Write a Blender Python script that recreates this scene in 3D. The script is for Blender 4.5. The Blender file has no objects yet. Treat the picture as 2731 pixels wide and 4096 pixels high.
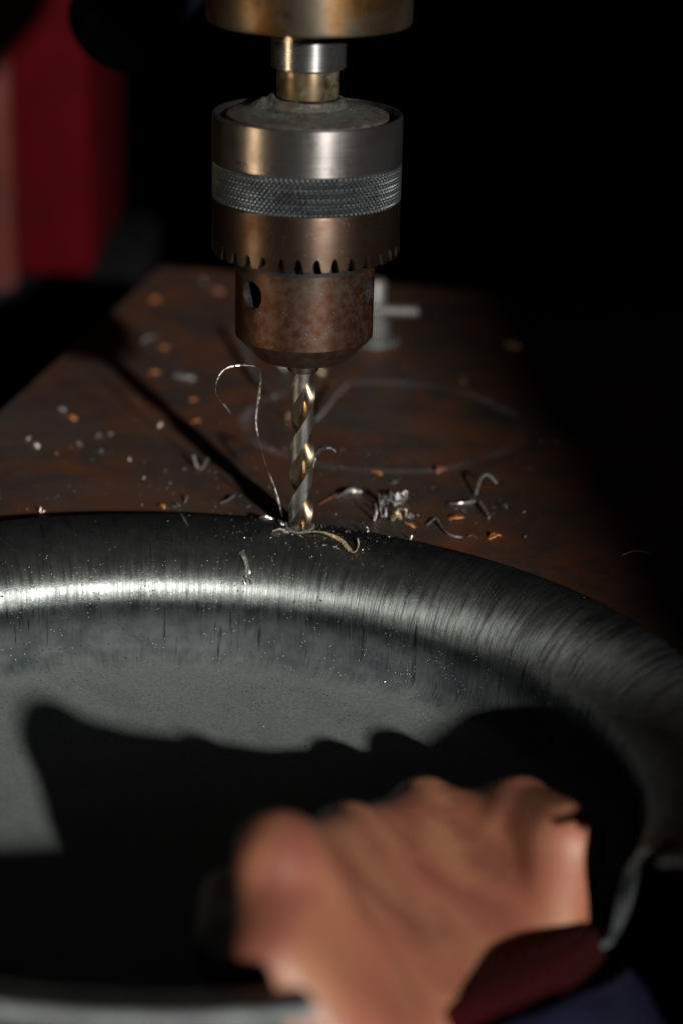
import bpy, bmesh, math, random
from mathutils import Vector, Matrix, noise
R = math.radians
S = 0.00118            # metres per drawing unit (one unit is a little over a millimetre)
sc = bpy.context.scene
col = sc.collection

# ------------------------------------------------------------------ camera
pitch, roll = R(21.3), R(1.42)
F = Vector((0, math.cos(pitch), -math.sin(pitch)))
U0 = Vector((0, math.sin(pitch), math.cos(pitch)))
R0 = Vector((1, 0, 0))
RT = R0 * math.cos(roll) + U0 * math.sin(roll)
UP = U0 * math.cos(roll) - R0 * math.sin(roll)
CAM = Vector((12.336, -603.558, 241.2))
cd = bpy.data.cameras.new('camera')
cam = bpy.data.objects.new('camera', cd); col.objects.link(cam)
M = Matrix((RT, UP, -F)).transposed().to_4x4(); M.translation = CAM * S
cam.matrix_world = M
cd.sensor_fit = 'VERTICAL'; cd.sensor_height = 36; cd.sensor_width = 24
cd.lens = 75.0
cd.clip_start = 0.01; cd.clip_end = 60
cd.dof.use_dof = True
cd.dof.focus_distance = 622 * S
cd.dof.aperture_fstop = 4.9
cd.dof.aperture_blades = 0
sc.camera = cam

# ------------------------------------------------------------------ light
wd = bpy.data.worlds.new('World'); sc.world = wd; wd.use_nodes = True
bg = wd.node_tree.nodes['Background']
bg.inputs[0].default_value = (0.50, 0.55, 1.0, 1); bg.inputs[1].default_value = 0.002

def lamp(name, kind, loc, target, power, colour):
    l = bpy.data.lights.new(name, kind); l.energy = power; l.color = colour
    o = bpy.data.objects.new(name, l); col.objects.link(o)
    o.location = loc
    o.rotation_euler = (Vector(target) - Vector(loc)).to_track_quat('-Z', 'Y').to_euler()
    return o
AZ, EL, D = R(24), R(16.4), 5.0
sd = Vector((math.sin(AZ) * math.cos(EL), -math.cos(AZ) * math.cos(EL), math.sin(EL)))
key = lamp('work_light', 'SPOT', sd * D, (0, 0, 0.03), 1500, (1.0, 0.955, 0.88))
key.data.spot_size = R(16); key.data.spot_blend = 0.4; key.data.shadow_soft_size = 0.08
side = lamp('side_fill', 'AREA', (-1.5, -0.75, 0.20), (0, 0, 0.17), .24, (1.0, 0.72, 0.42))  # added area light, puts warm bands on the chuck's left side
side.data.spread = R(14); side.data.shape = 'RECTANGLE'; side.data.size = 0.3; side.data.size_y = 0.9

sc.view_settings.view_transform = 'Standard'; sc.view_settings.look = 'None'
sc.view_settings.exposure = 0; sc.view_settings.gamma = 1
sc.cycles.max_bounces = 6
sc.cycles.use_denoising = True

# ------------------------------------------------------------------ node helpers
class NT:
    def __init__(self, name):
        self.m = bpy.data.materials.new(name); self.m.use_nodes = True
        self.t = self.m.node_tree; self.n = self.t.nodes; self.l = self.t.links
        self.b = self.n['Principled BSDF']
    def node(self, kind, **kw):
        x = self.n.new(kind)
        for k, v in kw.items(): setattr(x, k, v)
        return x
    def put(self, sock, v):
        if isinstance(v, bpy.types.NodeSocket): self.l.new(v, sock)
        elif v is not None: sock.default_value = v
    def math(self, op, a, b=None, c=None, clamp=False):
        x = self.node('ShaderNodeMath', operation=op, use_clamp=clamp)
        for i, v in enumerate((a, b, c)): self.put(x.inputs[i], v)
        return x.outputs[0]
    def coord(self, what='Object', scale=(1, 1, 1), loc=(0, 0, 0), rot=(0, 0, 0)):
        if not hasattr(self, 'tc'): self.tc = self.node('ShaderNodeTexCoord')
        mp = self.node('ShaderNodeMapping')
        mp.inputs['Scale'].default_value = scale; mp.inputs['Location'].default_value = loc
        mp.inputs['Rotation'].default_value = rot
        self.l.new(self.tc.outputs[what], mp.inputs[0]); return mp.outputs[0]
    def noise(self, vec, scale, detail=4, rough=.55, dist=0.0):
        x = self.node('ShaderNodeTexNoise')
        self.put(x.inputs['Vector'], vec); x.inputs['Scale'].default_value = scale
        x.inputs['Detail'].default_value = detail; x.inputs['Roughness'].default_value = rough
        x.inputs['Distortion'].default_value = dist
        return x.outputs['Fac']
    def voro(self, vec, scale, feature='F1', out='Distance', rnd=1.0):
        x = self.node('ShaderNodeTexVoronoi', feature=feature)
        self.put(x.inputs['Vector'], vec); x.inputs['Scale'].default_value = scale
        x.inputs['Randomness'].default_value = rnd
        return x.outputs[out]
    def ramp(self, v, lo, hi, a=0.0, b=1.0):
        x = self.node('ShaderNodeMapRange', clamp=True, interpolation_type='SMOOTHSTEP')
        self.put(x.inputs['Value'], v)
        x.inputs['From Min'].default_value = lo; x.inputs['From Max'].default_value = hi
        x.inputs['To Min'].default_value = a; x.inputs['To Max'].default_value = b
        return x.outputs[0]
    def mix(self, f, a, b):
        x = self.node('ShaderNodeMix', data_type='RGBA')
        self.put(x.inputs[0], f)
        self.put(x.inputs[6], a + (1,) if isinstance(a, tuple) and len(a) == 3 else a)
        self.put(x.inputs[7], b + (1,) if isinstance(b, tuple) and len(b) == 3 else b)
        return x.outputs[2]
    def bump(self, h, strength, dist, normal=None):
        x = self.node('ShaderNodeBump'); self.put(x.inputs['Height'], h)
        x.inputs['Strength'].default_value = strength; x.inputs['Distance'].default_value = dist
        if normal is not None: self.l.new(normal, x.inputs['Normal'])
        return x.outputs[0]
    def out(self, colour=None, metal=None, rough=None, normal=None, **kw):
        if isinstance(colour, tuple): colour = colour + (1,)
        self.put(self.b.inputs['Base Color'], colour); self.put(self.b.inputs['Metallic'], metal)
        self.put(self.b.inputs['Roughness'], rough)
        if normal is not None: self.l.new(normal, self.b.inputs['Normal'])
        for k, v in kw.items(): self.put(self.b.inputs[k], v)
        return self.m

def turned_metal(name, base, patina, amount, rough=.32, metal=.9, dirt=(0.02, 0.018, 0.02), dust=0.0, scale=1.0, aniso=.6):
    t = NT(name)
    o = t.coord('Object')
    ring = t.noise(t.coord('Object', scale=(1, 1, 60)), 60, 3, .6)              # fine turning marks
    big = t.noise(o, 38 * scale, 5, .6, .4)
    fine = t.noise(o, 900, 3, .6)
    pm = t.ramp(big, .62 - .45 * amount, .78 - .35 * amount)
    c = t.mix(pm, base, patina)
    c = t.mix(t.ramp(t.noise(t.coord('Object', loc=(.3, .1, .2)), 120, 5, .65), .52, .72, 0, .75), c, dirt)
    sp = t.voro(o, 1100)
    spot = t.ramp(sp, .10, .2, 1, 0)
    pick = t.ramp(t.noise(o, 260, 2), .5, .7)
    spot = t.math('MULTIPLY', spot, pick)
    c = t.mix(t.math('MULTIPLY', spot, .6), c, (0.55, 0.52, 0.48))
    if dust:
        dm = t.math('MULTIPLY', t.ramp(t.noise(o, 300, 5, .7), .35, .65), dust)
        c = t.mix(dm, c, (0.12, 0.13, 0.11))
        metal = t.math('SUBTRACT', metal, t.math('MULTIPLY', dm, .8), clamp=True)
    r = t.math('ADD', t.math('MULTIPLY', pm, .14), t.math('ADD', rough - .08, t.math('MULTIPLY', ring, .16)))
    h = t.math('ADD', t.math('MULTIPLY', ring, .5), t.math('MULTIPLY', fine, .6))
    h = t.math('ADD', h, t.math('MULTIPLY', spot, 1.2))
    if aniso:
        tg = t.node('ShaderNodeTangent', direction_type='RADIAL', axis='Z')
        t.l.new(tg.outputs[0], t.b.inputs['Tangent']); t.b.inputs['Anisotropic'].default_value = aniso; t.b.inputs['Anisotropic Rotation'].default_value = .25
    return t.out(c, metal, r, t.bump(h, .16, .00005))

def plain(name, colour, metal=0.0, rough=.5, var=.3, nscale=200, bump=.2, bd=.0002):
    t = NT(name); o = t.coord('Object')
    n = t.noise(o, nscale, 5, .6)
    c = t.mix(t.ramp(n, .3, .7), tuple(v * (1 - var) for v in colour), tuple(min(1, v * (1 + var)) for v in colour))
    return t.out(c, metal, t.math('ADD', rough - .08, t.math('MULTIPLY', n, .16)), t.bump(n, bump, bd))

def make_table_mat():
    t = NT('rusty_table_steel'); o = t.coord('Object')
    k = 1 / S
    a = t.noise(o, 26, 6, .62, .8); b = t.noise(t.coord('Object', loc=(.4, .2, .1)), 11, 5, .6, 1.0)
    f = t.noise(o, 330, 4, .7)
    c = t.mix(t.ramp(a, .36, .64), (0.054, 0.040, 0.037), (0.122, 0.048, 0.019))
    c = t.mix(t.ramp(b, .50, .66, 0, .5), c, (0.070, 0.066, 0.066))
    c = t.mix(t.ramp(t.noise(t.coord('Object', loc=(.9, .5, 0)), 46, 6, .7, .6), .54, .70, 0, .7), c, (0.040, 0.026, 0.022))
    c = t.mix(t.ramp(t.noise(t.coord('Object', scale=(1, 3, 1), rot=(0, 0, .3), loc=(.2, .9, 0)), 60, 6, .7), .58, .74, 0, .6), c, (0.20, 0.078, 0.027))
    c = t.mix(t.ramp(f, .55, .75, 0, .6), c, (0.03, 0.024, 0.024))
    # the scribed ring, worn to bare steel
    sep = t.node('ShaderNodeSeparateXYZ'); t.l.new(t.tc.outputs['Object'], sep.inputs[0])
    dx = t.math('SUBTRACT', sep.outputs[0], 26.2 * S); dy = t.math('SUBTRACT', sep.outputs[1], 105 * S)
    d = t.math('SQRT', t.math('ADD', t.math('MULTIPLY', dx, dx), t.math('MULTIPLY', dy, dy)))
    d = t.math('ADD', d, t.math('MULTIPLY', t.math('SUBTRACT', t.noise(o, 50, 2), .5), 4 * S))
    e = t.math('ABSOLUTE', t.math('SUBTRACT', d, 48.0 * S))
    ring = t.math('MULTIPLY', t.ramp(e, 0.3 * S, 3.4 * S, 1, 0), t.ramp(t.noise(o, 30, 4), .36, .62, .08, .7))
    c = t.mix(ring, c, (0.21, 0.20, 0.225))
    # fine scuffs
    sc1 = t.noise(t.coord('Object', scale=(1, 26, 1), rot=(0, 0, .35)), 60, 3, .6)
    c = t.mix(t.ramp(sc1, .66, .76, 0, .35), c, (0.17, 0.13, 0.11))
    r = t.math('ADD', .40, t.math('MULTIPLY', a, .3))
    h = t.math('ADD', t.math('MULTIPLY', f, .7), t.math('MULTIPLY', a, .5))
    return t.out(c, .25, r, t.bump(h, .45, .00025))

def make_dish_mat():
    # u = angle, v = distance along the profile (units) - a worn, greasy spun-steel dish
    t = NT('worn_dark_steel')
    uv = t.coord('UV')
    sx = t.node('ShaderNodeSeparateXYZ'); t.l.new(t.tc.outputs['UV'], sx.inputs[0])
    u, v = sx.outputs[0], sx.outputs[1]
    o = t.coord('Object')
    st1 = t.noise(t.coord('UV', scale=(330, .035, 1)), 1.0, 4, .7)
    st2 = t.noise(t.coord('UV', scale=(900, .06, 1), loc=(3, 1, 0)), 1.0, 3, .7)
    st3 = t.noise(t.coord('UV', scale=(150, .022, 1), loc=(8, 5, 0)), 1.0, 2, .6)
    wob = t.math('MULTIPLY', t.math('SUBTRACT', t.noise(t.coord('UV', scale=(34, .02, 1)), 1.0, 4, .6), .5), 9.0)
    wob2 = t.math('MULTIPLY', t.math('SUBTRACT', st1, .5), 5.0)
    vv = t.math('ADD', v, t.math('ADD', wob, wob2))
    grain = t.noise(o, 1500, 3, .65); blot = t.noise(o, 70, 5, .65); mid = t.noise(o, 260, 4, .65)
    streak = t.math('MAXIMUM', t.math('MULTIPLY', t.ramp(st1, .58, .64), t.ramp(st3, .42, .58, .25, 1)), t.ramp(st2, .63, .69, 0, .8))
    # bands: rim roll 0..~33, wall ~33..52, floor beyond
    on_roll = t.ramp(vv, 30, 36, 1, 0)
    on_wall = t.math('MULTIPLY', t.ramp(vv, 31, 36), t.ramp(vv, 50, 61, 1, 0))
    on_floor = t.ramp(vv, 51, 63)
    top = t.ramp(vv, 7, 27, 1, 0)                                  # darker along the outer edge
    steel = t.mix(t.ramp(mid, .3, .7), (0.165, 0.18, 0.178), (0.225, 0.245, 0.24))
    c = t.mix(t.math('MULTIPLY', t.math('MULTIPLY', streak, .72), t.ramp(vv, 18, 30, 1, .6)), steel, (0.022, 0.022, 0.030))
    c = t.mix(t.math('MULTIPLY', top, t.ramp(blot, .3, .7, .45, .8)), c, (0.036, 0.039, 0.047))
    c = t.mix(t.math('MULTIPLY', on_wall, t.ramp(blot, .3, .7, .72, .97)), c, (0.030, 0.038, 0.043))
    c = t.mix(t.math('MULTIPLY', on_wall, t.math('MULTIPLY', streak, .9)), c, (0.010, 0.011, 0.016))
    floorc = t.mix(t.ramp(t.noise(o, 900, 4, .75), .36, .64), (0.148, 0.178, 0.172), (0.215, 0.248, 0.238))
    floorc = t.mix(t.ramp(blot, .45, .75, 0, .4), floorc, (0.105, 0.122, 0.122))
    c = t.mix(on_floor, c, floorc)
    # pits and grime flecks, then pale specks painted in as glints
    pit = t.math('MULTIPLY', t.ramp(t.voro(o, 620), .13, .24, 1, 0), t.ramp(t.noise(o, 90, 3), .47, .60))
    c = t.mix(t.math('MULTIPLY', pit, .85), c, (0.014, 0.013, 0.015))
    pit2 = t.math('MULTIPLY', t.ramp(t.voro(t.coord('Object', loc=(.11, .07, .03)), 190), .05, .12, 1, 0), t.ramp(t.noise(o, 55, 2), .50, .62))
    c = t.mix(t.math('MULTIPLY', pit2, .9), c, (0.012, 0.011, 0.012))
    glint = t.math('MULTIPLY', t.ramp(t.voro(t.coord('Object', loc=(.2, .3, .1)), 820), .09, .16, 1, 0), t.ramp(t.noise(o, 140, 2), .50, .60))
    c = t.mix(t.math('MULTIPLY', glint, .75), c, (0.72, 0.68, 0.62))
    metal = t.math('SUBTRACT', .92, t.math('MULTIPLY', t.ramp(v, 37, 47), .80))
    r = t.math('ADD', .28, t.math('ADD', t.math('ADD', t.math('MULTIPLY', t.ramp(st2, .40, .60), .08), t.math('MULTIPLY', t.ramp(st1, .40, .56), .13)), t.math('MULTIPLY', grain, .12)))
    r = t.math('ADD', r, t.math('ADD', t.math('MULTIPLY', t.ramp(v, 36, 44), .34), t.math('MULTIPLY', pit, .2)))
    hs = t.math('ADD', t.math('MULTIPLY', st2, .22), t.math('MULTIPLY', st1, 1.0))
    hs = t.math('MULTIPLY', hs, t.math('SUBTRACT', 1, t.math('MULTIPLY', on_floor, .95)))
    nb = t.bump(hs, .7, .0005)
    h = t.math('ADD', 0, t.math('ADD', t.math('MULTIPLY', grain, .8), t.math('MULTIPLY', t.noise(o, 650, 3, .7), .55)))
    h = t.math('ADD', h, t.math('SUBTRACT', t.math('MULTIPLY', glint, 1.2), t.math('MULTIPLY', pit, .8)))
    t.l.new(t.ramp(v, 38, 46, .5, .15), t.b.inputs['Specular IOR Level'])
    tg = t.node('ShaderNodeTangent', direction_type='UV_MAP', uv_map='UVMap')
    t.l.new(tg.outputs[0], t.b.inputs['Tangent'])
    t.l.new(t.math('MULTIPLY', t.math('SUBTRACT', 1, on_floor), .86), t.b.inputs['Anisotropic'])
    return t.out(c, metal, r, t.bump(h, .5, .0001, nb))

def make_skin():
    t = NT('skin'); o = t.coord('Object')
    a = t.noise(o, 42, 4, .6, .5); b = t.noise(o, 24, 3, .5, .8); f = t.noise(o, 420, 4, .6)
    c = t.mix(t.ramp(a, .34, .66), (0.275, 0.120, 0.064), (0.265, 0.092, 0.058))
    c = t.mix(t.ramp(b, .45, .64, 0, .8), c, (0.165, 0.052, 0.037))
    c = t.mix(t.ramp(f, .5, .8, 0, .4), c, (0.22, 0.085, 0.05))
    m = t.out(c, 0, .5, t.bump(t.math('ADD', f, t.voro(o, 700)), .25, .0003))
    t.b.inputs['Subsurface Weight'].default_value = .12
    t.b.inputs['Subsurface Radius'].default_value = (1, .35, .2)
    t.b.inputs['Subsurface Scale'].default_value = .003
    return m

def make_cloth(name, colour, scale):
    t = NT(name)
    o = t.coord('Object')
    w = t.noise(o, scale, 4, .7); n = t.noise(o, 40, 4)
    c = t.mix(t.ramp(n, .3, .7), tuple(v * .75 for v in colour), tuple(v * 1.2 for v in colour))
    return t.out(c, 0, .95, t.bump(w, .5, .0006), **{'Specular IOR Level': .1})

MT = dict(
    table=make_table_mat(), dish=make_dish_mat(), skin=make_skin(),
    quill=turned_metal('oily_quill_steel', (0.37, 0.325, 0.26), (0.21, 0.11, 0.042), .52, .30, .95, (0.07, 0.032, 0.012)),
    spindle=turned_metal('bright_spindle_steel', (0.40, 0.40, 0.41), (0.20, 0.17, 0.14), .2, .26, .95, (.07, .065, .065)),
    neck=turned_metal('brassy_spindle_neck', (0.38, 0.31, 0.21), (0.17, 0.11, 0.05), .4, .26, .95, dust=.3),
    sleeve=turned_metal('polished_chuck_steel', (0.33, 0.315, 0.31), (0.20, 0.17, 0.165), .35, .28, .95, (.16, .135, .13), scale=.6),
    lower=turned_metal('brown_tinted_chuck_steel', (0.092, 0.067, 0.053), (0.056, 0.030, 0.020), .5, .36, .92, (.07, .04, .035), scale=.7),
    knurl=turned_metal('knurled_steel', (0.085, 0.098, 0.105), (0.05, 0.056, 0.062), .4, .36, .85, aniso=0),
    nose=turned_metal('rust_brown_chuck_nose', (0.085, 0.057, 0.041), (0.058, 0.019, 0.0085), .6, .34, .85, (0.035, 0.014, 0.010), dust=.22, scale=.7, aniso=.3),
    dusty=turned_metal('dusty_black_steel', (0.07, 0.058, 0.058), (0.05, 0.032, 0.032), .5, .5, .5, dust=.4, aniso=0),
    black=plain('black_steel', (0.018, 0.016, 0.018), .5, .45),
    jaw=turned_metal('jaw_steel', (0.16, 0.14, 0.12), (0.1, 0.07, 0.05), .5, .35),
    bit=turned_metal('drill_bit_steel', (0.40, 0.39, 0.37), (0.26, 0.235, 0.20), .3, .30, .95, dirt=(.06, .05, .045), scale=3, aniso=0),
    flute=turned_metal('bronzed_flute_steel', (0.25, 0.205, 0.145), (0.15, 0.105, 0.062), .4, .27, .95, dirt=(.10, .06, .03), scale=3, aniso=0),
    chip=plain('bright_swarf', (0.62, 0.60, 0.56), .85, .32, .3, 800, .5, .0003),
    dull=plain('dull_grey_swarf', (0.30, 0.31, 0.31), .6, .42, .5, 900, .6, .0004),
    dark=plain('blued_swarf', (0.07, 0.075, 0.09), .8, .35, .5, 900, .5, .0003),
    wire=plain('dark_swarf_wire', (0.36, 0.34, 0.31), .95, .30, .8, 700, .8, .0006),
    straw=plain('straw_coloured_swarf', (0.52, 0.42, 0.27), .55, .42, .4, 900, .6, .0004),
    rust=plain('orange_rust_flake', (0.42, 0.165, 0.055), 0, .55, .5, 900, .6, .0004),
    brown=plain('brown_rust_flake', (0.24, 0.10, 0.055), 0, .6, .5, 900, .6, .0004),
    dust=plain('grey_metal_dust', (0.055, 0.06, 0.052), .2, .8, .8, 2200, 1.0, .0006),
    red=plain('red_machine_paint', (0.042, 0.0006, 0.0016), 0, .8, .15, 30, .1),
    pale=plain('pale_red_edge', (0.075, 0.021, 0.018), 0, .7, .2, 30, .1),
    grip=plain('black_plastic_grip', (0.006, 0.007, 0.013), 0, .5, .3, 60, .1),
    shaded_base=plain('column_shade_black', (0.008, 0.008, 0.010), 0, .7, .3, 60, .2),
    bolt=plain('galvanised_bolt_steel', (0.125, 0.13, 0.125), .45, .5, .2, 300, .2),
    floor=plain('dark_workshop_floor', (0.012, 0.011, 0.012), 0, .85, .4, 5, .2),
    cuff=make_cloth('dark_red_knit', (0.018, 0.0005, 0.0012), 900),
    sleeve_cloth=make_cloth('navy_work_cloth', (0.006, 0.006, 0.019), 1300),
)

for k in ('red', 'pale', 'grip', 'shaded_base', 'floor'): MT[k].node_tree.nodes['Principled BSDF'].inputs['Specular IOR Level'].default_value = .05

# ------------------------------------------------------------------ mesh helpers
def link(name, me, mat, parent=None, smooth=35):
    mats = mat if isinstance(mat, (list, tuple)) else [mat]
    for m in mats: me.materials.append(MT[m] if isinstance(m, str) else m)
    if smooth:
        me.polygons.foreach_set('use_smooth', [True] * len(me.polygons))
        me.set_sharp_from_angle(angle=R(smooth))
    o = bpy.data.objects.new(name, me); col.objects.link(o)
    if parent: o.parent = parent
    return o
def mesh(name, vs, fs):
    me = bpy.data.meshes.new(name); me.from_pydata([(x * S, y * S, z * S) for x, y, z in vs], [], fs); me.update(); return me
def tag(o, label, cat, group=None):
    o['label'] = label; o['category'] = cat
    if group: o['group'] = group
    return o
def empty(name, loc=(0, 0, 0)):
    o = bpy.data.objects.new(name, None); col.objects.link(o)
    o.location = Vector(loc) * S; o.empty_display_size = .01; return o
def fixnormals(me):
    bm = bmesh.new(); bm.from_mesh(me); bmesh.ops.recalc_face_normals(bm, faces=bm.faces); bm.to_mesh(me); bm.free()

def lathe(name, prof, n=128, closed=True, cx=0, cy=0, uv=False):
    """prof: list of (r,z); closed ends are capped through the axis when r is 0"""
    vs, fs = [], []
    for i in range(n):
        a = 2 * math.pi * i / n; ca, sa = math.cos(a), math.sin(a)
        for r, z in prof: vs.append((cx + r * ca, cy + r * sa, z))
    m = len(prof); last = m if closed else m - 1
    for i in range(n):
        j = (i + 1) % n
        for k in range(last):
            k2 = (k + 1) % m
            fs.append((i * m + k, j * m + k, j * m + k2, i * m + k2))
    me = mesh(name, vs, fs)
    bm = bmesh.new(); bm.from_mesh(me)
    bmesh.ops.remove_doubles(bm, verts=bm.verts, dist=1e-7)
    bmesh.ops.recalc_face_normals(bm, faces=bm.faces); bm.to_mesh(me); bm.free()
    return me

def tube(name, pts, rad, n=10, flat=1.0, cap=True, twist=0.0, jitter=0.0, seed=1):
    """swept tube with parallel transport; flat<1 makes a ribbon"""
    rnd = random.Random(seed)
    pts = [Vector(p) for p in pts]; N = len(pts)
    if not isinstance(rad, (list, tuple)): rad = [rad] * N
    vs, fs = [], []
    tn = [(pts[min(i + 1, N - 1)] - pts[max(i - 1, 0)]).normalized() for i in range(N)]
    up = Vector((0, 0, 1)) if abs(tn[0].z) < .9 else Vector((0, 1, 0))
    nrm = (up - tn[0] * up.dot(tn[0])).normalized()
    for i in range(N):
        nrm = (nrm - tn[i] * nrm.dot(tn[i])).normalized()
        bi = tn[i].cross(nrm)
        tw = twist * i / max(1, N - 1)
        for k in range(n):
            a = 2 * math.pi * k / n
            x, y = math.cos(a) * rad[i] * (1 + rnd.uniform(-jitter, jitter)), math.sin(a) * rad[i] * flat
            x, y = x * math.cos(tw) - y * math.sin(tw), x * math.sin(tw) + y * math.cos(tw)
            v = pts[i] + bi * x + nrm * y; vs.append(tuple(v))
    for i in range(N - 1):
        for k in range(n):
            k2 = (k + 1) % n
            fs.append((i * n + k, i * n + k2, (i + 1) * n + k2, (i + 1) * n + k))
    if cap:
        fs.append(tuple(range(n))[::-1]); fs.append(tuple((N - 1) * n + k for k in range(n)))
    return mesh(name, vs, fs)

def smooth_path(pts, n=6):
    P = [Vector(p) for p in pts]; out = []
    for i in range(len(P) - 1):
        p0, p1, p2, p3 = P[max(i - 1, 0)], P[i], P[i + 1], P[min(i + 2, len(P) - 1)]
        for k in range(n):
            t = k / n
            out.append(.5 * ((2 * p1) + (p2 - p0) * t + (2 * p0 - 5 * p1 + 4 * p2 - p3) * t * t + (3 * p1 - p0 - 3 * p2 + p3) * t ** 3))
    out.append(P[-1]); return out

def box(name, lo, hi, bevel=0.0, seg=2):
    bm = bmesh.new(); bmesh.ops.create_cube(bm, size=1)
    for v in bm.verts:
        v.co = Vector([(lo[i] + (v.co[i] + .5) * (hi[i] - lo[i])) * S for i in range(3)])
    if bevel: bmesh.ops.bevel(bm, geom=bm.edges[:], offset=bevel * S, segments=seg, affect='EDGES', profile=.5)
    me = bpy.data.meshes.new(name); bm.to_mesh(me); bm.free(); return me

# ------------------------------------------------------------------ setting: floor, work table
TZ = -1.6
fl = link('floor', box('floor', (-30000, -30000, -860), (30000, 30000, -850)), 'floor', smooth=0); fl['kind'] = 'structure'

DC = Vector((-28.7, -133.5, 7.5)); DR = 140.9; DN = Vector((.0213, .041, 1)).normalized()
def table():
    out = []
    A, B = (-70, 313), (380, 222)
    out += [A, B, (330, -120)]
    nr = 137.5
    a0 = math.asin((-120 - DC.y) / nr); a1 = math.pi - math.asin((-40 - DC.y) / nr)
    for i in range(49):
        a = a0 + (a1 - a0) * i / 48; out.append((DC.x + nr * math.cos(a), DC.y + nr * math.sin(a)))
    out += [(-165, -40), (-129, -36)] if out[-1][0] > -129 else [(out[-1][0] - 8, -38)]
    bm = bmesh.new()
    vs = [bm.verts.new((x * S, y * S, TZ * S)) for x, y in out]
    f = bm.faces.new(vs); 
    r = bmesh.ops.extrude_face_region(bm, geom=[f])
    for v in [g for g in r['geom'] if isinstance(g, bmesh.types.BMVert)]: v.co.z -= 16 * S
    bmesh.ops.recalc_face_normals(bm, faces=bm.faces)
    bmesh.ops.bevel(bm, geom=[e for e in bm.edges if all(abs(v.co.z - TZ * S) < 1e-6 for v in e.verts)], offset=.7 * S, segments=2, affect='EDGES')
    bmesh.ops.triangulate(bm, faces=[f for f in bm.faces if len(f.verts) > 4])
    me = bpy.data.meshes.new('table'); bm.to_mesh(me); bm.free(); return me
t = link('drill_table', table(), 'table', smooth=20)
tag(t, 'rusty brown steel drill press table strewn with metal shavings behind the dish', 'table')

# ------------------------------------------------------------------ drill press
press = empty('drill_press', (0, 0, 0))
tag(press, 'drill press with red column, black feed grip and oily steel quill above the chuck', 'drill press')
link('quill', lathe('quill', [(0, 152), (27.4, 152), (28.3, 152.4), (28.7, 153.4), (28.75, 200), (0, 200)], 160), 'quill', press)
spn = link('spindle', lathe('spindle', [(0, 139.6), (10.0, 139.6), (10.5, 140.1), (10.5, 152.3), (0, 152.3)], 96), 'spindle', press)
link('spindle_neck', lathe('spindle_neck', [(0, 131.5), (8.6, 131.5), (8.85, 132), (8.85, 139.8), (0, 139.8)], 96), 'neck', press)
# head casting above the frame, its red underside just out of view behind the quill
link('head', box('head', (5, 30, 228), (85, 240, 330), 10, 3), 'red', press)
colm = link('column_housing', box('column_housing', (-185, 480, -55), (-120, 640, 420), 9, 3), 'red', press)
link('edge_trim', box('edge_trim', (-216, 472, -70), (-160, 600, 420), 6, 3), 'pale', press)  # strip in a paler red than the housing
link('shaded_base', box('shaded_base', (-225, 470, -850), (-100, 650, -56), 8, 2), 'shaded_base', press)  # black box stands in for the red column's lower part in shade
g0, g1 = Vector((-75, 178, 122)), Vector((-42, 194, 155))
ax = (g1 - g0).normalized()
gp = []; gr = []
for i in range(9):
    a = i / 8 * math.pi / 2; gp.append(g0 - ax * 13 * math.cos(a)); gr.append(17.8 * max(.06, math.sin(a)))
gp += [g0 + ax * 30, g0 + ax * 62, g0 + ax * 74]; gr += [17.0, 14.2, 9]
grip = link('feed_grip', tube('feed_grip', gp, gr, 40), 'grip', press)
link('lever_rod', tube('lever_rod', [g0 + ax * 70, g0 + ax * 190], 6, 20), 'grip', grip)

# ------------------------------------------------------------------ chuck
ck = empty('drill_chuck', (0, 0, 50))
tag(ck, 'keyed steel drill chuck with knurled band, toothed ring and brown nose', 'drill chuck')
def cpart(name, me, mat, parent=ck, smooth=35):
    o = link(name, me, mat, parent, smooth); o.location = (0, 0, -50 * S) if parent is ck else (0, 0, 0); return o
cpart('back_plate', lathe('back_plate', [(0, 128), (8.9, 128), (8.9, 131.2), (10.4, 131.0), (10.7, 130.2), (11.2, 129.0), (14.5, 128.1), (22.0, 127.0), (22.9, 126.6), (22.9, 122), (0, 122)], 128), 'dusty')
cpart('groove_ring', lathe('groove_ring', [(22.9, 124.8), (25.4, 125.6), (25.4, 122), (22.9, 122)], 128), 'black')  # black floor of the groove between back plate and sleeve
cpart('upper_sleeve', lathe('upper_sleeve', [(25.4, 126.2), (25.8, 127.0), (26.5, 127.1), (26.95, 126.6), (27.0, 114.0), (26.6, 113.5), (25.4, 113.4)], 200), 'sleeve')
def knurl():
    n, starts = 904, 113; z0, z1, nz = 102.6, 113.4, 54
    vs, fs = [], []
    tri = lambda x: abs((x % 1.0) - .5) * 2
    for j in range(nz + 1):
        z = z0 + (z1 - z0) * j / nz
        for i in range(n):
            a = 2 * math.pi * i / n
            p = starts * i / n; q = (z - z0) / 1.75
            h = min(1, 1.55 * min(tri(p + q), tri(p - q)))
            edge = min(1, min(z - z0, z1 - z) / .5)
            r = 26.25 + .78 * h * edge
            vs.append((r * math.cos(a), r * math.sin(a), z))
    for j in range(nz):
        for i in range(n):
            k = (i + 1) % n; fs.append((j * n + i, j * n + k, (j + 1) * n + k, (j + 1) * n + i))
    return mesh('knurled_band', vs, fs)
cpart('knurled_band', knurl(), 'knurl', smooth=50)
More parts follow.
